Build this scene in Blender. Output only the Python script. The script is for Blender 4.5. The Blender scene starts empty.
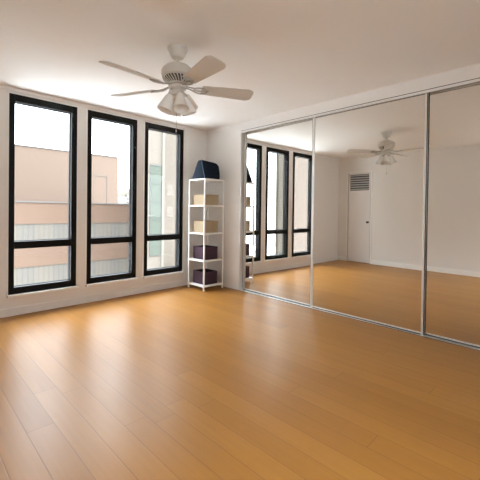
import bpy, bmesh, math, random
from mathutils import Vector, Matrix
random.seed(4)
S = bpy.context.scene
C = S.collection
PI = math.pi

# ---------------------------------------------------------------- materials
def mat(name, col, rough=.6, metal=0, spec=.5, **k):
    m = bpy.data.materials.new(name); m.use_nodes = True
    b = m.node_tree.nodes['Principled BSDF']
    b.inputs['Base Color'].default_value = (*col, 1)
    b.inputs['Roughness'].default_value = rough
    b.inputs['Metallic'].default_value = metal
    b.inputs['Specular IOR Level'].default_value = spec
    for a, v in k.items(): b.inputs[a.replace('_', ' ')].default_value = v
    return m
class NT:
    def __init__(s, m): s.m = m; s.t = m.node_tree; s.b = s.t.nodes.get('Principled BSDF')
    def n(s, typ, **k):
        x = s.t.nodes.new(typ)
        for a, v in k.items(): setattr(x, a, v)
        return x
    def l(s, a, b): s.t.links.new(a, b)
    def math(s, op, a, b=None, c=None):
        x = s.n('ShaderNodeMath', operation=op)
        for i, v in enumerate((a, b, c)):
            if v is None: continue
            if isinstance(v, (int, float)): x.inputs[i].default_value = v
            else: s.l(v, x.inputs[i])
        return x.outputs[0]
    def mix(s, f, a, b, mode='MIX'):
        x = s.n('ShaderNodeMix', data_type='RGBA', blend_type=mode)
        for i, v in ((0, f), (6, a), (7, b)):
            if isinstance(v, (int, float)): x.inputs[i].default_value = v
            elif isinstance(v, tuple): x.inputs[i].default_value = (*v, 1)
            else: s.l(v, x.inputs[i])
        return x.outputs[2]

def paint(name, col, rough=.55, bump=.03, scale=260):
    m = mat(name, col, rough, spec=.3); t = NT(m)
    tc = t.n('ShaderNodeTexCoord'); no = t.n('ShaderNodeTexNoise'); no.inputs['Scale'].default_value = scale
    t.l(tc.outputs['Object'], no.inputs['Vector'])
    n2 = t.n('ShaderNodeTexNoise'); n2.inputs['Scale'].default_value = 1.3
    t.l(tc.outputs['Object'], n2.inputs['Vector'])
    t.l(t.mix(t.math('MULTIPLY', n2.outputs[0], .25), tuple(col), tuple(c*.93 for c in col)), t.b.inputs['Base Color'])
    bu = t.n('ShaderNodeBump'); bu.inputs['Strength'].default_value = bump; bu.inputs['Distance'].default_value = .002
    t.l(no.outputs[0], bu.inputs['Height']); t.l(bu.outputs[0], t.b.inputs['Normal'])
    return m

M = {}
M['wall'] = paint('wall_paint', (.79, .765, .73))
M['ceil'] = paint('ceiling_paint', (.88, .87, .85), .8)
M['trim'] = paint('trim_paint', (.88, .87, .85), .4, .01)
M['white'] = mat('white_enamel', (.80, .79, .76), .4)
M['door'] = paint('door_paint', (.79, .77, .75), .45, .01)
M['black'] = mat('black_powder_coat', (.005, .005, .005), .5, spec=.16)
M['gap'] = mat('dark_gasket', (.02, .02, .02), .6)
M['alu'] = mat('brushed_aluminium', (.78, .77, .74), .32, .85)
M['stile'] = mat('satin_silver_stile', (.74, .73, .70), .38, .55)
M['shadow_strip'] = mat('painted_shadow', (.07, .065, .06), .6)  # near-black colour for strips that stand in for shade around the doors
M['closet'] = mat('closet_back', (.35, .33, .3), .8)
M['mirror'] = mat('mirror_silver', (.89, .89, .865), .0, 1)
M['fan'] = mat('fan_enamel', (.66, .64, .59), .4)
M['blade'] = mat('fan_blade', (.67, .655, .62), .5)
M['vent'] = mat('fan_vent_dark', (.12, .11, .10), .5)
M['iron'] = mat('blade_iron_enamel', (.48, .47, .44), .35)
M['brass'] = mat('knob_nickel', (.45, .42, .38), .3, 1)
M['shade'] = mat('frosted_shade', (.90, .90, .88), .4)
M['louvre_dark'] = mat('louvre_painted_shade', (.13, .13, .13), .8)  # dark sheet colour that paints the shade between the slats
M['louvre'] = mat('louvre_slat', (.6, .6, .59), .5)
M['knob'] = mat('knob_dark', (.12, .10, .08), .3, .9)
M['purple_in'] = mat('bin_inside_shade', (.012, .009, .012), .95)  # near-black: the shade inside the open bins is put into the colour

# glass: clear, with a Fresnel surface reflection
g = bpy.data.materials.new('window_glass'); g.use_nodes = True; t = NT(g)
t.t.nodes.remove(t.b); out = t.t.nodes['Material Output']
tr = t.n('ShaderNodeBsdfTransparent'); tr.inputs[0].default_value = (.97, .98, .975, 1)
gl = t.n('ShaderNodeBsdfGlossy'); gl.inputs['Roughness'].default_value = .02
lw = t.n('ShaderNodeLayerWeight'); lw.inputs[0].default_value = .5
fr = t.math('ADD', .02, t.math('MULTIPLY', t.math('POWER', lw.outputs['Facing'], 5), .9))   # Schlick, the same from either side
mx = t.n('ShaderNodeMixShader'); t.l(fr, mx.inputs[0]); t.l(tr.outputs[0], mx.inputs[1]); t.l(gl.outputs[0], mx.inputs[2])
t.l(mx.outputs[0], out.inputs[0]); M['glass'] = g

# floor boards: 13.3 cm wide, running towards the window wall
def wood():
    m = mat('maple_plank_floor', (.5, .3, .14), .3, spec=.19); t = NT(m)
    tc = t.n('ShaderNodeTexCoord'); sp = t.n('ShaderNodeSeparateXYZ'); t.l(tc.outputs['Object'], sp.inputs[0])
    x, y = sp.outputs[0], sp.outputs[1]
    xi = t.math('DIVIDE', t.math('ADD', x, 2.98+13.3), .133)
    i = t.math('FLOOR', xi); fx = t.math('FRACT', xi)
    wn = t.n('ShaderNodeTexWhiteNoise', noise_dimensions='1D'); t.l(i, wn.inputs['W'])
    yj = t.math('ADD', t.math('DIVIDE', t.math('ADD', y, 20.7), 3.4), t.math('MULTIPLY', wn.outputs[0], 7.3))
    j = t.math('FLOOR', yj); fy = t.math('FRACT', yj)
    cv = t.n('ShaderNodeCombineXYZ'); t.l(i, cv.inputs[0]); t.l(j, cv.inputs[1])
    w2 = t.n('ShaderNodeTexWhiteNoise', noise_dimensions='3D'); t.l(cv.outputs[0], w2.inputs['Vector'])
    r = w2.outputs[0]
    # grain, stretched along the board and shifted per board
    gv = t.n('ShaderNodeCombineXYZ')
    t.l(t.math('MULTIPLY', x, 46), gv.inputs[0]); t.l(t.math('MULTIPLY', y, 2.4), gv.inputs[1]); t.l(t.math('MULTIPLY', r, 40), gv.inputs[2])
    n1 = t.n('ShaderNodeTexNoise'); n1.inputs['Scale'].default_value = 1; n1.inputs['Detail'].default_value = 5; t.l(gv.outputs[0], n1.inputs['Vector'])
    gv2 = t.n('ShaderNodeCombineXYZ')
    t.l(t.math('MULTIPLY', x, 7), gv2.inputs[0]); t.l(t.math('MULTIPLY', y, .9), gv2.inputs[1]); t.l(t.math('MULTIPLY', r, 25), gv2.inputs[2])
    n2 = t.n('ShaderNodeTexNoise'); n2.inputs['Scale'].default_value = 1; t.l(gv2.outputs[0], n2.inputs['Vector'])
    ra = t.n('ShaderNodeValToRGB'); e = ra.color_ramp.elements
    e[0].color = (.285, .122, .024, 1); e[1].color = (.385, .178, .038, 1)
    e[0].position = 0; e[1].position = 1
    el = ra.color_ramp.elements.new(.5); el.color = (.335, .150, .030, 1)
    t.l(t.math('ADD', t.math('MULTIPLY', r, .62), t.math('MULTIPLY', n2.outputs[0], .38)), ra.inputs[0])
    c = t.mix(t.math('MULTIPLY', t.math('SUBTRACT', n1.outputs[0], .35), .55), ra.outputs[0], (.22, .10, .024))
    ex = t.math('MINIMUM', fx, t.math('SUBTRACT', 1, fx))       # distance to the long seam
    ey = t.math('MULTIPLY', t.math('MINIMUM', fy, t.math('SUBTRACT', 1, fy)), 3.4/.133)
    ed = t.math('MINIMUM', ex, ey)
    seam = t.math('LESS_THAN', ed, .011)
    wn3 = t.n('ShaderNodeTexWhiteNoise', noise_dimensions='1D'); t.l(t.math('ADD', i, .37), wn3.inputs['W'])
    c = t.mix(t.math('MULTIPLY', seam, .6), c, (.11, .055, .025))
    t.l(c, t.b.inputs['Base Color'])
    t.l(t.math('ADD', t.math('MULTIPLY', n1.outputs[0], .06), .30), t.b.inputs['Roughness'])
    bu = t.n('ShaderNodeBump'); bu.inputs['Strength'].default_value = .25; bu.inputs['Distance'].default_value = .001
    t.l(t.math('MINIMUM', t.math('MULTIPLY', ed, 30), 1), bu.inputs['Height']); t.l(bu.outputs[0], t.b.inputs['Normal'])
    return m
M['floor'] = wood()

def weave(name, c1, c2, sx=95, bump=.6):
    m = mat(name, c1, .85, spec=.2); t = NT(m)
    tc = t.n('ShaderNodeTexCoord'); sp = t.n('ShaderNodeSeparateXYZ'); t.l(tc.outputs['Object'], sp.inputs[0])
    h = t.math('ADD', sp.outputs[0], sp.outputs[1])
    a = t.math('SINE', t.math('MULTIPLY', h, sx*2)); b = t.math('SINE', t.math('MULTIPLY', sp.outputs[2], sx*3))
    w = t.math('MULTIPLY', a, b)
    no = t.n('ShaderNodeTexNoise'); no.inputs['Scale'].default_value = 60; t.l(tc.outputs['Object'], no.inputs['Vector'])
    f = t.math('ADD', t.math('MULTIPLY', w, .35), no.outputs[0])
    t.l(t.mix(f, tuple(c2), tuple(c1)), t.b.inputs['Base Color'])
    bu = t.n('ShaderNodeBump'); bu.inputs['Strength'].default_value = bump; bu.inputs['Distance'].default_value = .003
    t.l(w, bu.inputs['Height']); t.l(bu.outputs[0], t.b.inputs['Normal'])
    return m
M['wicker'] = weave('tan_wicker', (.54, .44, .30), (.30, .215, .12))
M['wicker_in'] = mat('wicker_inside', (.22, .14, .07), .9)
M['purple'] = weave('plum_fabric', (.082, .042, .060), (.042, .022, .032), 60, .3)
M['navy'] = weave('navy_canvas', (.008, .018, .038), (.004, .009, .019), 160, .2)
M['piping'] = mat('pale_blue_piping', (.16, .24, .34), .6)

def facade(name, col, rib=0, ribcol=None, hor=0, rough=.85):
    m = mat(name, col, rough, spec=.2); t = NT(m)
    tc = t.n('ShaderNodeTexCoord'); no = t.n('ShaderNodeTexNoise'); no.inputs['Scale'].default_value = .8
    t.l(tc.outputs['Object'], no.inputs['Vector'])
    c = t.mix(t.math('MULTIPLY', no.outputs[0], .3), tuple(col), tuple(v*.85 for v in col))
    sp = t.n('ShaderNodeSeparateXYZ'); t.l(tc.outputs['Object'], sp.inputs[0])
    if rib:
        s = t.math('FRACT', t.math('MULTIPLY', sp.outputs[0], rib)); k = t.math('LESS_THAN', s, .3)
        big = t.math('LESS_THAN', t.math('FRACT', t.math('MULTIPLY', sp.outputs[0], rib/6.5)), .45)
        c = t.mix(t.math('ADD', t.math('MULTIPLY', k, .5), t.math('MULTIPLY', big, .25)), c, tuple(ribcol))
    if hor:
        s = t.math('FRACT', t.math('MULTIPLY', sp.outputs[2], hor)); k = t.math('LESS_THAN', s, .04)
        c = t.mix(t.math('MULTIPLY', k, .25), c, tuple(v*.5 for v in col))
    t.l(c, t.b.inputs['Base Color'])
    return m
M['pink'] = facade('pink_stucco', (0.102, 0.066, 0.047))
M['pink2'] = facade('pale_pink_stucco', (0.112, 0.079, 0.060))
M['pink3'] = facade('rose_panel', (0.100, 0.078, 0.064), hor=.8)
M['siding'] = facade('ribbed_siding', (0.103, 0.089, 0.073), 3.2, (.068, .068, .066))
M['coping'] = mat('stone_coping', (0.074, 0.07, 0.067), .8)
M['cream'] = facade('cream_render', (0.106, 0.09, 0.074))
M['cream2'] = facade('ivory_render', (0.088, 0.073, 0.058))
M['creamw'] = facade('white_render', (0.12, 0.108, 0.09))
M['ivory'] = facade('bright_ivory_render', (.24, .22, .185))
M['teal'] = mat('green_curtain_glass', (0.050, 0.057, 0.044), .25, spec=.3)
M['teal_line'] = mat('mullion_grey', (0.05, 0.055, 0.05), .5)
M['roof'] = mat('roof_membrane', (0.14, 0.135, 0.13), .9)
M['street'] = mat('pale_concrete_paving', (.68, .68, .67), .9)
M['farwin'] = mat('distant_window', (0.125, 0.135, 0.145), .5)

# ---------------------------------------------------------------- mesh helpers
def box(bm, a, b, mtx=None):
    vs = []
    for z in (a[2], b[2]):
        for x, y in ((a[0], a[1]), (b[0], a[1]), (b[0], b[1]), (a[0], b[1])):
            v = Vector((x, y, z)); vs.append(bm.verts.new(mtx @ v if mtx else v))
    for f in ((3, 2, 1, 0), (4, 5, 6, 7), (0, 1, 5, 4), (1, 2, 6, 5), (2, 3, 7, 6), (3, 0, 4, 7)):
        bm.faces.new([vs[i] for i in f])
def lathe(bm, prof, n=32, mtx=None, close=False, wob=None):
    rings = []
    for k, (r, z) in enumerate(prof):
        ring = []
        for i in range(n):
            a = 2*PI*i/n; rr = r*(wob(a, k) if wob else 1)
            v = Vector((rr*math.cos(a), rr*math.sin(a), z)); ring.append(bm.verts.new(mtx @ v if mtx else v))
        rings.append(ring)
    for A, B in zip(rings, rings[1:]):
        for i in range(n): bm.faces.new((A[i], A[(i+1) % n], B[(i+1) % n], B[i]))
    if close:
        bm.faces.new(rings[0][::-1]); bm.faces.new(rings[-1])
def tube(bm, pts, r, n=8):
    pts = [Vector(p) for p in pts]; rings = []
    for i, p in enumerate(pts):
        d = (pts[min(i+1, len(pts)-1)]-pts[max(i-1, 0)]).normalized()
        u = d.orthogonal().normalized(); 
        if rings: 
            u = (lu - d*lu.dot(d)).normalized()
        lu = u; w = d.cross(u)
        rings.append([bm.verts.new(p+(u*math.cos(2*PI*k/n)+w*math.sin(2*PI*k/n))*r) for k in range(n)])
    for A, B in zip(rings, rings[1:]):
        for i in range(n): bm.faces.new((A[i], A[(i+1) % n], B[(i+1) % n], B[i]))
    bm.faces.new(rings[0][::-1]); bm.faces.new(rings[-1])
def prism(bm, outline, z0, z1, mtx=None):
    f = lambda x, y, z: bm.verts.new(mtx @ Vector((x, y, z)) if mtx else Vector((x, y, z)))
    A = [f(x, y, z0) for x, y in outline]; B = [f(x, y, z1) for x, y in outline]
    n = len(A)
    for i in range(n): bm.faces.new((A[i], A[(i+1) % n], B[(i+1) % n], B[i]))
    bm.faces.new(A[::-1]); bm.faces.new(B)
def obj(name, bm, m, parent=None, bevel=0, smooth=False, mats=None):
    bmesh.ops.recalc_face_normals(bm, faces=bm.faces)
    me = bpy.data.meshes.new(name); bm.to_mesh(me); bm.free()
    o = bpy.data.objects.new(name, me); C.objects.link(o)
    for x in (mats or [m]): me.materials.append(x)
    if smooth:
        for p in me.polygons: p.use_smooth = True
        try: me.set_sharp_from_angle(angle=math.radians(40))
        except Exception: pass
    if bevel:
        b = o.modifiers.new('bevel', 'BEVEL'); b.width = bevel; b.segments = 2; b.limit_method = 'ANGLE'
    if parent: o.parent = parent
    return o
def B(*boxes, mtx=None):
    bm = bmesh.new()
    for a, b in boxes: box(bm, a, b, mtx)
    return bm
def thing(name, label, cat, loc=(0, 0, 0), rz=0, group=None):
    o = bpy.data.objects.new(name, None); C.objects.link(o); o.location = loc; o.rotation_euler = (0, 0, rz)
    o.empty_display_size = .1
    tag(o, label, cat, group); return o
def tag(o, label, cat, group=None):
    o['label'] = label; o['category'] = cat
    if group: o['group'] = group
    return o
def struct(name, bm, m, label=None, parent=None, **k):
    o = obj(name, bm, m, parent, **k)
    if not parent: o['kind'] = 'structure'
    if label: o['label'] = label
    return o
def copy_tree(o, parent=None):
    c = o.copy(); C.objects.link(c)
    if parent: c.parent = parent
    for ch in list(o.children):
        copy_tree(ch, c)
    return c

def prism_bm(o, a, b):
    bm = bmesh.new(); prism(bm, o, a, b); return bm

# ---------------------------------------------------------------- room shell
XL, YB, H = -4.03, -5.3, 2.5
WX = [(-2.739, -2.031), (-1.906, -1.229), (-1.109, -.445)]
ZB, ZT = .237, 2.432
T = .10
o = struct('floor', B(((XL-.1, YB-.1, -.1), (.3, T, 0))), M['floor'], 'warm honey coloured wooden plank floor'); o['category'] = 'floor'
o = struct('ceiling', B(((XL-.1, YB-.1, H), (.3, T, H+.12))), M['ceil'], 'plain off-white ceiling'); o['category'] = 'ceiling'
# window wall with three openings
bm = bmesh.new()
xs = [XL-.1] + [v for w in WX for v in w] + [.3]
for k in range(0, len(xs), 2): box(bm, (xs[k], 0, 0), (xs[k+1], T, H))
for a, b in WX:
    box(bm, (a, 0, 0), (b, T, ZB)); box(bm, (a, 0, ZT), (b, T, H))
o = struct('wall_window', bm, M['wall'], 'cream wall pierced by three tall black windows'); o['category'] = 'wall'
o = struct('wall_left', B(((XL-.1, YB-.1, 0), (XL, -.84, H)), ((XL-.1, -.255, 0), (XL, 0, H)), ((XL-.1, -.84, 2.14), (XL, -.255, H)), ((XL-.1, -.84, 0), (XL-.06, -.255, 2.14))), M['wall'], 'cream wall with the narrow vented door, seen in the mirror'); o['category'] = 'wall'
o = struct('wall_back', B(((XL-.1, YB-.1, 0), (-3.75, YB, H)), ((-2.15, YB-.1, 0), (.3, YB, H)), ((-3.75, YB-.1, 0), (-2.15, YB, .9)), ((-3.75, YB-.1, 2.4), (-2.15, YB, H))), M['wall'], 'cream back wall with an added wide window opening'); o['category'] = 'wall'
YA, YC, ZH = -.80, -4.62, 2.378
XW, TH = .024, -.010
SW = Matrix.Translation((XW, YA, 0)) @ Matrix.Rotation(TH, 4, 'Z')      # the closet line runs half a degree off square
bm = B(((XW, YA, 0), (.3, 0, H)))
for q0, q1 in (((0, YC-YA, ZH), (.25, 0, H)), ((0, YB-YA, 0), (.25, YC-YA, H)), ((.21, YC-YA, 0), (.25, 0, ZH))): box(bm, q0, q1, SW)
o = struct('wall_mirror', bm, M['wall'], 'cream wall around the mirrored closet doors'); o['category'] = 'wall'

# baseboards and trims
struct('baseboard_window', B(((XL, -.012, 0), (-.002, 0, .085)), ((XL, -.008, .085), (-.002, 0, .092))), M['wall'], 'low painted baseboard under the windows', bevel=.002)
struct('baseboard_left', B(((XL, YB, 0), (XL+.013, -.875, .10)), ((XL, -.22, 0), (XL+.013, -.012, .10))), M['trim'], 'white baseboard along the left wall', bevel=.003)
struct('baseboard_back', B(((XL, YB, 0), (0, YB+.013, .10))), M['trim'], 'white baseboard along the back wall', bevel=.003)
struct('trim_1', B(((-.430, -.014, .092), (-.330, 0, H-.001))), M['white'], 'bright white upright casing board between last window and shelf corner', bevel=.003)
struct('trim_2', B(((XL+.0, -.012, H-.035), (-.332, 0, H-.001))), M['trim'], 'slim white moulding where window wall meets ceiling', bevel=.003)

# windows
for n, (a, b) in enumerate(WX, 1):
    w = bpy.data.objects.new('window_%d' % n, None); C.objects.link(w); w.location = (a, 0, ZB); w['kind'] = 'structure'
    w['label'] = ['tall black framed window at the far left, pink building outside', 'middle tall black framed window', 'tall black framed window beside the corner shelf, pale tower outside'][n-1]
    W, Hh = b-a, ZT-ZB
    fw, d0, d1 = .054, -.012, .095
    bm = bmesh.new()
    box(bm, (0, d0, 0), (fw, d1, Hh)); box(bm, (W-fw-.008, d0, 0), (W, d1, Hh))
    box(bm, (fw, d0, 0), (W-fw-.008, d1, .074)); box(bm, (fw, d0, Hh-.078), (W-fw-.008, d1, Hh))
    obj('window_frame', bm, M['black'], w, bevel=.003)
    zm = .775-ZB
    obj('mid_rail', B(((fw, d0+.004, zm-.040), (W-fw-.008, d1, zm+.040))), M['black'], w, bevel=.003)
    obj('glass_pane', B(((fw-.004, .062, zm+.03), (W-fw, .070, Hh-.055))), M['glass'], w)['label'] = 'upper fixed glass pane'
    obj('glass_pane', B(((fw-.004, .062, .055), (W-fw, .070, zm-.03))), M['glass'], w)['label'] = 'lower small glass pane'
    # slim gasket beads round each pane
    bm = bmesh.new()
    for z0, z1 in ((.074, zm-.040), (zm+.040, Hh-.078)):
        x0, x1 = fw, W-fw-.008
        box(bm, (x0, .05, z0), (x0+.007, .062, z1)); box(bm, (x1-.007, .05, z0), (x1, .062, z1))
        box(bm, (x0, .05, z0), (x1, .062, z0+.007)); box(bm, (x0, .05, z1-.007), (x1, .062, z1))
    obj('glazing_bead', bm, M['gap'], w)
    obj('window_sill', B(((-.012, -.062, -.027), (W+.012, 0, 0))), M['white'], w, bevel=.002)
    bm = B(((-.014, -.010, 0), (0, 0, Hh+.012)), ((0, -.010, Hh), (W, 0, Hh+.012)), ((W, -.010, 0), (W+.008, 0, Hh+.012)))
    obj('casing', bm, M['white'], w)

# added unseen window behind the camera, for more light in the room
def fill_window(name, loc, rz, W, Hh, label):
    w = bpy.data.objects.new(name, None); C.objects.link(w); w.location = loc; w.rotation_euler = (0, 0, rz); w['kind'] = 'structure'; w['label'] = label
    obj('window_frame', B(((0, -.012, 0), (.048, .09, Hh)), ((W-.048, -.012, 0), (W, .09, Hh)), ((W/2-.03, -.008, .06), (W/2+.03, .086, Hh-.06)), ((.048, -.012, 0), (W-.048, .09, .06)), ((.048, -.012, Hh-.06), (W-.048, .09, Hh))), M['black'], w, bevel=.003)
    obj('glass_pane', B(((.044, .045, .055), (W/2-.026, .052, Hh-.055))), M['glass'], w)
    obj('glass_pane', B(((W/2+.026, .045, .055), (W-.044, .052, Hh-.055))), M['glass'], w)
fill_window('window_4', (-2.15, YB, .9), PI, 1.6, 1.5, 'unseen black framed window added in the back wall to brighten the room')

# door in the left wall
d = bpy.data.objects.new('door_1', None); C.objects.link(d); d.location = (XL, -.55, 0); d['kind'] = 'structure'
d['label'] = 'narrow white door with louvred vent at its top, seen in mirror'
y0, y1 = -.275, .275
obj('door_casing', B(((0, y0-.045, 0), (.012, y0-.012, 2.16)), ((0, y1+.012, 0), (.012, y1+.045, 2.16)), ((0, y0-.045, 2.12), (.012, y1+.045, 2.16))), M['trim'], d, bevel=.002)
obj('door_panel', B(((-.03, y0, .012), (0.004, y1, 1.705)), ((-.03, y0, 2.085), (.004, y1, 2.112)), ((-.03, y0, 1.705), (.004, y0+.035, 2.085)), ((-.03, y1-.035, 1.705), (.004, y1, 2.085))), M['door'], d, bevel=.002)
lv = obj('vent', B(((-.032, y0+.03, 1.70), (-.026, y1-.03, 2.09))), M['louvre_dark'], d); lv['label'] = 'louvred vent with dark sheet as painted shade behind its slats'
for k in range(7):
    z = 1.722+k*.054
    mt = Matrix.Translation((-.012, 0, z+.012)) @ Matrix.Rotation(math.radians(38), 4, 'Y')
    obj('slat', B(((-.019, y0+.036, -.0025), (.019, y1-.036, .0025)), mtx=mt), M['louvre'], lv)
bm = bmesh.new(); mt = Matrix.Translation((.004, y0+.045, .96)) @ Matrix.Rotation(PI/2, 4, 'Y')
lathe(bm, [(.024, 0), (.024, .006), (.010, .010), (.010, .03), (.022, .038), (.027, .05), (.022, .062), (.004, .066)], 20, mt, True)
obj('door_knob', bm, M['knob'], d, smooth=True)

# ---------------------------------------------------------------- sliding mirror doors
g0 = thing('sliding_door_track', 'silver aluminium track framing the mirrored closet doors at floor, header and side', 'door track', (XW, YA, 0), TH)
L = YC+.004-YA
bm = B(((-.016, L, 0), (.004, -.003, .006)), ((.004, L, 0), (.085, -.003, .0025)), ((.080, L, 0), (.085, -.003, .012)))
obj('floor_track', bm, M['alu'], g0, bevel=.001)
obj('track_shadow', B(((.0045, L, .0026), (.010, -.003, .0032)), ((-.0185, L, 0), (-.0165, -.003, .0045))), M['shadow_strip'], g0)  # dark strips imitate the shadow lines along the track lip
obj('header_track', B(((0, L, ZH-.034), (.004, -.003, ZH-.004)), ((.004, L, ZH-.006), (.080, -.003, ZH-.002))), M['wall'], g0)
obj('header_shadow', B(((-.002, L, ZH-.0075), (-.0003, -.003, ZH-.0015)), ((-.002, L, ZH-.037), (.004, -.003, ZH-.0343))), M['shadow_strip'], g0)  # raised dark strips paint the shaded edges of the header
obj('side_jamb', B(((-.002, -.010, .007), (.004, -.004, ZH-.038))), M['alu'], g0)
obj('jamb_shadow', B(((-.002, -.0035, .007), (.004, -.0012, ZH-.038))), M['shadow_strip'], g0)  # dark strip stands for the shaded return of the wall

def mirror_door(m, ya, yb, th, label):
    """front mirror face m behind the closet line, from ya to yb along it; th = small swing off the track"""
    c = (ya+yb)/2; w = abs(yb-ya)/2
    p = SW @ Vector((m, c, .0035))
    t = thing('mirrored_sliding_door', label, 'mirror door', p, th+TH, 'mirrored closet doors')
    h = ZH-.008-.005
    s = .017
    sw = {-1: .020, 1: .034 if m < .03 else .012}                # the middle panel's stiles are the wide ones
    obj('mirror_panel', B(((0, -w+.006, .010), (.005, w-.006, h-.006))), M['mirror'], t)
    for sg in (-1, 1):
        y = sg*w; s = sw[sg]
        obj('stile', B(((-.005, min(y, y-sg*s), 0), (.011, max(y, y-sg*s), h))), M['stile'], t, bevel=.002)
        obj('stile_shadow', B(((-.003, min(y, y+sg*.005), .004), (.009, max(y, y+sg*.005), h-.004))), M['shadow_strip'], t)  # dark strip put in for the shadow gap beside the stile
    s = .012
    obj('rail_shadow', B(((-.001, -w+s, 0), (.008, w-s, .010))), M['shadow_strip'], t)  # solid dark strip painted as the shade beneath the rail
    obj('bottom_rail', B(((-.004, -w+s, .010), (.010, w-s, .025))), M['stile'], t, bevel=.002)
    obj('top_rail', B(((-.004, -w+s, h-.008), (.010, w-s, h))), M['stile'], t, bevel=.002)
    return t
mirror_door(.050, -.018, -1.270, -.018, 'mirrored closet door nearest the corner shelf, reflecting the black windows')
mirror_door(.017, -1.248, -2.545, -.005, 'middle mirrored closet door, reflecting ceiling fan and vented door')
mirror_door(.040, -2.532, YC-YA+.016, -.003, 'mirrored closet door nearest the camera, reflecting bare wall and floor')

# ---------------------------------------------------------------- corner shelf and what stands on it
SX0, SX1, SY0, SY1 = -.430, -.048, -.526, -.140
LEV = [.068, .440, .843, 1.258, 1.648]
t = thing('shelf_unit', 'tall narrow white open shelf unit standing in the corner by the mirrors', 'shelf', ((SX0+SX1)/2, (SY0+SY1)/2, 0))
hx, hy, p = (SX1-SX0)/2, (SY1-SY0)/2, .020
for sx in (-1, 1):
    for sy in (-1, 1):
        x, y = sx*hx, sy*hy
        obj('post', B(((min(x, x-sx*p), min(y, y-sy*p), 0), (max(x, x-sx*p), max(y, y-sy*p), 1.654))), M['white'], t, bevel=.002)
for z in LEV:
    obj('shelf_board', B(((-hx+.004, -hy+.004, z-.013), (hx-.004, hy-.004, z+.008)), ((-hx, -hy+p, z-.014), (-hx+.012, hy-p, z+.009)), ((hx-.012, -hy+p, z-.014), (hx, hy-p, z+.009)), ((-hx+p, -hy, z-.014), (hx-p, -hy+.012, z+.009)), ((-hx+p, hy-.012, z-.014), (hx-p, hy, z+.009))), M['white'], t, bevel=.0015)
cx, cy = (SX0+SX1)/2, (SY0+SY1)/2

def bin_(name, label, cat, z, hw, hd, h, m, min_, group, taper=.0):
    t = thing(name, label, cat, (cx-.010, cy-.005, z+.0095), 0, group)
    bm = bmesh.new(); wt = .008
    def ring(s, d, zz): return [bm.verts.new((x*(hw*s-d), y*(hd*s-d), zz)) for x, y in ((-1, -1), (1, -1), (1, 1), (-1, 1))]
    rs = [ring(1-taper, 0, 0), ring(1, 0, h-.012), ring(1, -.004, h-.012), ring(1, -.004, h), ring(1, wt, h)]
    for A, Bq in zip(rs, rs[1:]):
        for i in range(4): bm.faces.new((A[i], A[(i+1) % 4], Bq[(i+1) % 4], Bq[i]))
    bm.faces.new(rs[0][::-1])
    obj('basket_body' if 'basket' in name else 'bin_body', bm, m, t, bevel=.004)
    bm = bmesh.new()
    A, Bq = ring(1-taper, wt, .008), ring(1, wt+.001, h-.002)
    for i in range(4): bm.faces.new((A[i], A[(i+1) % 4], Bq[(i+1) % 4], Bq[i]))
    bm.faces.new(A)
    obj('inner_walls', bm, min_, t)
    return t
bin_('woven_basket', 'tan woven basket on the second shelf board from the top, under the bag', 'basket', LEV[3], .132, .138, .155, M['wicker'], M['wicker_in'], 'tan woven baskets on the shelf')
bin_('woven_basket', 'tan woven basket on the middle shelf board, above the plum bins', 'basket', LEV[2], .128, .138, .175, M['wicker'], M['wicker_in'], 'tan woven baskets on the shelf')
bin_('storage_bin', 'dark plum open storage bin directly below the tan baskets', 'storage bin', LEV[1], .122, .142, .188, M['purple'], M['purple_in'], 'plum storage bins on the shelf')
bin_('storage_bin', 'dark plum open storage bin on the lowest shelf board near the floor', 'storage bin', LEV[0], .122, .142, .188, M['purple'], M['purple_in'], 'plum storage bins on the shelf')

# navy bag, lofted: straight back and right side, the left end leans in to a ridge
t = thing('navy_bag', 'navy blue fabric bag with pale piping on top of the white shelf', 'bag', (cx, cy, LEV[4]+.0105))
bm = bmesh.new()
# z, left x, right x, front y at left, front y at right, back y at right, back y at left
secs = [(.001, -.165, 0.122, -.150, -.165, .140, .160), (.02, -.168, 0.126, -.152, -.168, .142, .160), (.10, -.163, 0.126, -.118, -.162, .136, .110), (.18, -.155, 0.124, -.080, -.152, .130, .070),
        (.225, -.148, 0.120, -.056, -.142, .120, .052), (.252, -.138, 0.108, -.042, -.124, .104, .046), (.266, -.120, 0.084, -.030, -.095, .080, .036)]
rings = []
for z, xa, xb, fl, fr_, br, bl_ in secs:
    r = []; q = .014
    P4 = [Vector((xa, fl)), Vector((xb, fr_)), Vector((xb, br)), Vector((xa, bl_))]
    for i in range(4):
        p, a_, b_ = P4[i], (P4[i-1]-P4[i]).normalized(), (P4[(i+1) % 4]-P4[i]).normalized()
        r += [p+a_*q, p+(a_+b_)*q*.3, p+b_*q]
    rings.append([bm.verts.new((v.x, v.y, z+(.034*(.02-v.x)/.2 if z > .15 else 0)+.003*math.sin(v.x*40+z*60))) for v in r])
for A, Bq in zip(rings, rings[1:]):
    n = len(A)
    for i in range(n): bm.faces.new((A[i], A[(i+1) % n], Bq[(i+1) % n], Bq[i]))
bm.faces.new(rings[0][::-1]); bm.faces.new(rings[-1])
o = obj('bag_body', bm, M['navy'], t, smooth=True)
b_ = o.modifiers.new('bevel', 'BEVEL'); b_.width = .006; b_.segments = 3
bm = bmesh.new()
tube(bm, [(-.163, -.151, .008), (-.166, -.153, .022), (-.161, -.119, .10), (-.153, -.081, .209), (-.146, -.058, .254), (-.136, -.044, .280), (-.118, -.032, .292)], .0042, 8)
obj('piping', bm, M['piping'], t, smooth=True)
bm = bmesh.new()
tube(bm, [(.120, -.164, .02), (.121, -.158, .10), (.119, -.148, .15), (.115, -.139, .205)], .0035, 6)
obj('seam', bm, M['navy'], t, smooth=True)

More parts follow.
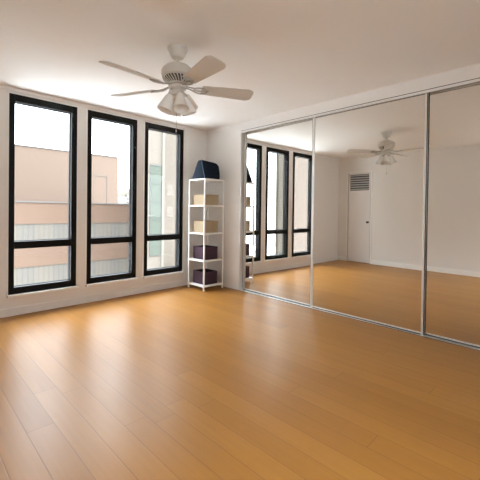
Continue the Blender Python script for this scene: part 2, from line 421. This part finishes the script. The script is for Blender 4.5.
# ---------------------------------------------------------------- ceiling fan
FX, FY = -1.987, -2.074
t = thing('ceiling_fan', 'cream five-blade ceiling fan with four frosted bell lamp shades', 'ceiling fan', (FX, FY, H))
bm = bmesh.new(); lathe(bm, [(.084, 0), (.084, -.008), (.079, -.018), (.056, -.066), (.048, -.080), (.040, -.085), (.018, -.087)], 40, None, True)
obj('canopy', bm, M['fan'], t, smooth=True)
bm = bmesh.new(); lathe(bm, [(.0125, -.08), (.0125, -.15)], 16, None, True); lathe(bm, [(.018, -.118), (.026, -.126), (.03, -.140)], 20, None, True)
obj('downrod', bm, M['fan'], t, smooth=True)
bm = bmesh.new(); lathe(bm, [(.03, -.132), (.060, -.137), (.098, -.152), (.120, -.172), (.129, -.192), (.129, -.222), (.124, -.234), (.114, -.240)], 48, None, True)
mh = obj('motor_housing', bm, M['fan'], t, smooth=True)
bm = bmesh.new(); lathe(bm, [(.104, -.238), (.098, -.268), (.070, -.292)], 40, None, True)
vr = obj('vent_core', bm, M['vent'], t, smooth=True)
bm = bmesh.new()
for k in range(28):                                            # slanted ribs of the vent ring
    a = 2*PI*k/28
    pts = []
    for s in range(5):
        u = s/4; aa = a+u*.22; r = .118-.040*u*u
        pts.append((r*math.cos(aa), r*math.sin(aa), -.238-.050*u))
    tube(bm, pts, .0042, 5)
lathe(bm, [(.074, -.286), (.080, -.290), (.080, -.298), (.066, -.304)], 32, None, True)
obj('vent_ribs', bm, M['fan'], vr, smooth=True)
ZBL = -.317                                                    # blade level
bm = bmesh.new(); lathe(bm, [(.050, -.300), (.070, -.308), (.072, -.330), (.055, -.338), (.050, -.348), (.056, -.358), (.056, -.376), (.044, -.390), (.02, -.396)], 36, None, True)
sh = obj('switch_housing', bm, M['fan'], t, smooth=True)
ANG = [114, 183.5, 260.5, 331.5, 43]
for a in ANG:
    mt = Matrix.Rotation(math.radians(a), 4, 'Z') @ Matrix.Translation((0, 0, ZBL)) @ Matrix.Rotation(math.radians(-15), 4, 'X')
    r0, r1 = .20, .640
    out = []
    w0, w1 = .058, .081
    N = 10
    out += [(r0, -w0), (r1-.045, -w1)]
    for k in range(1, N):                                      # rounded, slightly oblique tip
        f = k/N; y = -w1+2*w1*f
        out.append((r1-.045*(abs(2*f-1))**5, y))
    out += [(r1-.045, w1), (r0, w0)]
    bm = bmesh.new(); prism(bm, out, -.003, .003, mt)
    bl = obj('blade', bm, M['blade'], t, bevel=.0015)
    # blade iron: arm rising from the hub and an open scrolled plate under the blade
    bm = bmesh.new()
    for s in (-1, 1):
        pts = [(.066, s*.010, .012), (.10, s*.012, .004), (.135, s*.022, -.006), (.165, s*.036, -.009), (.20, s*.040, -.009), (.235, s*.026, -.009), (.255, s*.004, -.009)]
        tube(bm, [mt @ Vector(q) for q in pts], .0055, 6)
    tube(bm, [mt @ Vector(q) for q in [(.13, 0, -.006), (.17, 0, -.010), (.255, 0, -.009)]], .0065, 6)
    prism(bm, [(.195, -.036), (.205, -.036), (.205, .036), (.195, .036)], -.012, -.004, mt)
    for (u, v) in ((.205, -.03), (.205, .03), (.245, 0)):
        lathe(bm, [(.007, -.016), (.007, -.003)], 8, mt @ Matrix.Translation((u, v, 0)), True)
    obj('blade_iron', bm, M['iron'], bl, smooth=True)
for k in range(4):
    a = math.radians(252+90*k)
    mt = Matrix.Rotation(a, 4, 'Z') @ Matrix.Translation((.050, 0, -.366)) @ Matrix.Rotation(math.radians(-20), 4, 'Y')
    bm = bmesh.new()
    lathe(bm, [(.018, .012), (.021, -.005), (.021, -.028), (.026, -.034)], 20, mt, True)
    sk = obj('lamp_socket', bm, M['fan'], t, smooth=True)
    bm = bmesh.new()
    prof = [(.024, -.026), (.030, -.036), (.036, -.055), (.043, -.085), (.052, -.118), (.058, -.148), (.062, -.160), (.060, -.160), (.056, -.147), (.051, -.118), (.041, -.085), (.034, -.055), (.027, -.036)]
    lathe(bm, prof, 48, mt, False, lambda an, kk: 1+.018*math.cos(16*an))
    obj('lamp_shade', bm, M['shade'], sk, smooth=True)
    bm = bmesh.new()
    lathe(bm, [(.010, -.03), (.012, -.05), (.018, -.070), (.020, -.082), (.015, -.096), (.004, -.102)], 18, mt, True)
    obj('bulb', bm, M['shade'], sk, smooth=True)
bm = bmesh.new()
tube(bm, [(-.012, -.008, -.390), (-.012, -.008, -.660)], .0016, 6)
lathe(bm, [(.002, -.660), (.005, -.665), (.006, -.678), (.002, -.686)], 10, Matrix.Translation((-.012, -.008, 0)), True)
obj('pull_chain', bm, M['brass'], t)

# ---------------------------------------------------------------- outside
Z0 = -12
o = struct('ground', B(((-90, 1.5, Z0-.2), (90, 110, Z0))), M['street'], 'grey street far below the windows')
y = 21.4
t = thing('office_building', 'low pink building with bands of ribbed siding outside the left windows', 'building', (0, y, Z0))
bm = bmesh.new(); bs = bmesh.new()
zt = 1.56; k = 0
while zt > Z0:
    zb = max(zt-1.42, Z0)
    if k % 2 == 0: box(bm, (-9, 0, zb-Z0), (12.5, 11, zt-Z0))
    else: box(bs, (-8.95, .05, zb-Z0), (12.45, 10.9, zt-Z0))
    zt -= 1.42; k += 1
obj('spandrel_wall', bm, M['pink'], t); obj('ribbed_siding', bs, M['siding'], t)
obj('roof_coping', B(((-9.05, -.06, 1.56-Z0), (12.55, 11, 1.64-Z0))), M['coping'], t)
t = thing('penthouse_block', 'tall plain pale pink building block rising behind the low pink one', 'building', (0, 33.5, Z0))
obj('wall', B(((-10, 0, 0), (14.4, 10, 5.95+1.15-Z0))), M['pink2'], t)
obj('roof_edge', B(((-10.05, -.06, 7.10-Z0), (14.45, 10, 7.18-Z0))), M['coping'], t)
kx = (33.5+4.42)/22.42
X_ = lambda v: -3.6+(v+3.6)*kx
Z_ = lambda v: 1.19+(v-1.19)*kx
obj('panel_joint', B(((X_(4.9), -.03, Z_(3.33)-Z0), (X_(6.3), 0, Z_(3.36)-Z0)), ((X_(6.27), -.03, Z_(1.0)-Z0), (X_(6.3), 0, Z_(3.33)-Z0))), M['coping'], t)
# pale tower to the right
t = thing('tower_building', 'pale cream tower with a green glass strip outside the window by the shelf', 'building', (6.86, 14, Z0))
obj('wall', prism_bm([(0, 0), (9, 0), (9, 5.5), (2.5, 5.5)], 0, 22), M['cream'], t)
obj('side_wing', B(((1.27, -.07, 0), (9.5, 0, 22.2))), M['cream2'], t)
obj('corner_pier', B(((1.09, -.10, 0), (1.26, 0, 22.1))), M['creamw'], t)
gs = obj('glass_strip', B(((.31, -.04, 10.4), (1.06, 0, 15.85))), M['teal'], t)
bm = bmesh.new()
for q in range(5): box(bm, (.31, -.07, 10.4+1.09*q), (1.06, -.04, 10.43+1.09*q))
box(bm, (.29, -.07, 10.4), (.32, -.04, 15.88)); box(bm, (.29, -.07, 15.85), (1.06, 0, 15.9))
obj('mullion', bm, M['teal_line'], gs)
obj('podium', B(((.9, -1.4, 0), (9.5, -.1, 9.4))), M['cream2'], t)
# small white tower far away
t = thing('distant_tower', 'small white stepped building far off between pink block and window frame', 'building', (27.0, 60, Z0))
obj('wall', B(((0, 0, 0), (2.2, 4, 3.7-Z0)), ((1.0, .5, 3.7-Z0), (3.4, 4, 5.2-Z0)), ((1.9, 0, 0), (3.6, 4, 4.2-Z0))), M['creamw'], t)
for i in range(4):
    for j in range(3): obj('window', B(((.25+i*.8, -.02, 2.0+j*.7-Z0), (.6+i*.8, 0, 2.4+j*.7-Z0))), M['farwin'], t)
# buildings far to the left, seen only in the mirror
t = thing('apartment_block', 'pale rose panelled block reflected in the mirror through the far window', 'building', (-40, 15, Z0))
obj('wall', prism_bm([(-20, 0), (19.9, 0), (6.2, 10), (-20, 10)], 0, 24), M['pink3'], t)
obj('roof_edge', prism_bm([(-20, -.1), (20.0, -.1), (6.3, 10), (-20, 10)], 24, 24.2), M['coping'], t)
t = thing('residential_tower', 'ivory tower reflected in the mirror through the middle window', 'building', (-22.6, 20, Z0))
obj('wall', prism_bm([(-2.2, 0), (-.9, 0), (-2.25, .9), (-2.4, .9)], 0, 26), M['ivory'], t)
obj('corner_pier', B(((-1.25, -.08, 0), (-.9, 0, 26.3))), M['creamw'], t)

# ---------------------------------------------------------------- light
w = bpy.data.worlds.new('overcast_sky'); S.world = w; w.use_nodes = True
bg = w.node_tree.nodes['Background']; bg.inputs[0].default_value = (.89, .96, 1.04, 1)
wt = NT(w); tc = wt.n('ShaderNodeTexCoord'); sp = wt.n('ShaderNodeSeparateXYZ'); wt.l(tc.outputs['Generated'], sp.inputs[0])
mr = wt.n('ShaderNodeMapRange', interpolation_type='SMOOTHSTEP'); wt.l(sp.outputs[2], mr.inputs[0])      # overcast: brighter overhead than at the horizon
for i, v in ((1, .25), (2, .75), (3, 5.0), (4, 24.0)): mr.inputs[i].default_value = v
wt.l(mr.outputs[0], bg.inputs[1])
for n, (a, b) in enumerate(WX):
    l = bpy.data.lights.new('window_daylight_portal', 'AREA'); l.shape = 'RECTANGLE'; l.size = b-a; l.size_y = ZT-ZB
    l.cycles.is_portal = True
    lo = bpy.data.objects.new('window_daylight_portal', l); C.objects.link(lo)
    lo.location = ((a+b)/2, T+.02, (ZB+ZT)/2); lo.rotation_euler = (-PI/2, 0, 0)

# ---------------------------------------------------------------- camera
f, yaw, pitch, roll, cyp = 343.15, -.00049, -.010483, .012958, 214.365
a = PI/4+yaw
F = Vector((math.cos(a)*math.cos(pitch), math.sin(a)*math.cos(pitch), math.sin(pitch)))
R = Vector((math.sin(a), -math.cos(a), 0)); U = R.cross(F)
R2 = R*math.cos(roll)+U*math.sin(roll); U2 = -R*math.sin(roll)+U*math.cos(roll)
cam = bpy.data.cameras.new('camera'); co = bpy.data.objects.new('camera', cam); C.objects.link(co)
mw = Matrix((R2, U2, -F)).transposed().to_4x4(); mw.translation = Vector((-3.5989, -4.4227, 1.1876)); co.matrix_world = mw
cam.sensor_width = 36; cam.lens = f/480*36; cam.shift_y = -(240-cyp)/480; cam.clip_start = .02; cam.clip_end = 300
S.camera = co

S.view_settings.view_transform = 'Standard'; S.view_settings.look = 'None'
S.view_settings.exposure = .2; S.view_settings.gamma = 1; S.view_settings.use_curve_mapping = False
S.cycles.max_bounces = 16; S.cycles.diffuse_bounces = 10; S.cycles.glossy_bounces = 8; S.cycles.transparent_max_bounces = 16
S.cycles.sample_clamp_indirect = 8
S.cycles.use_denoising = True
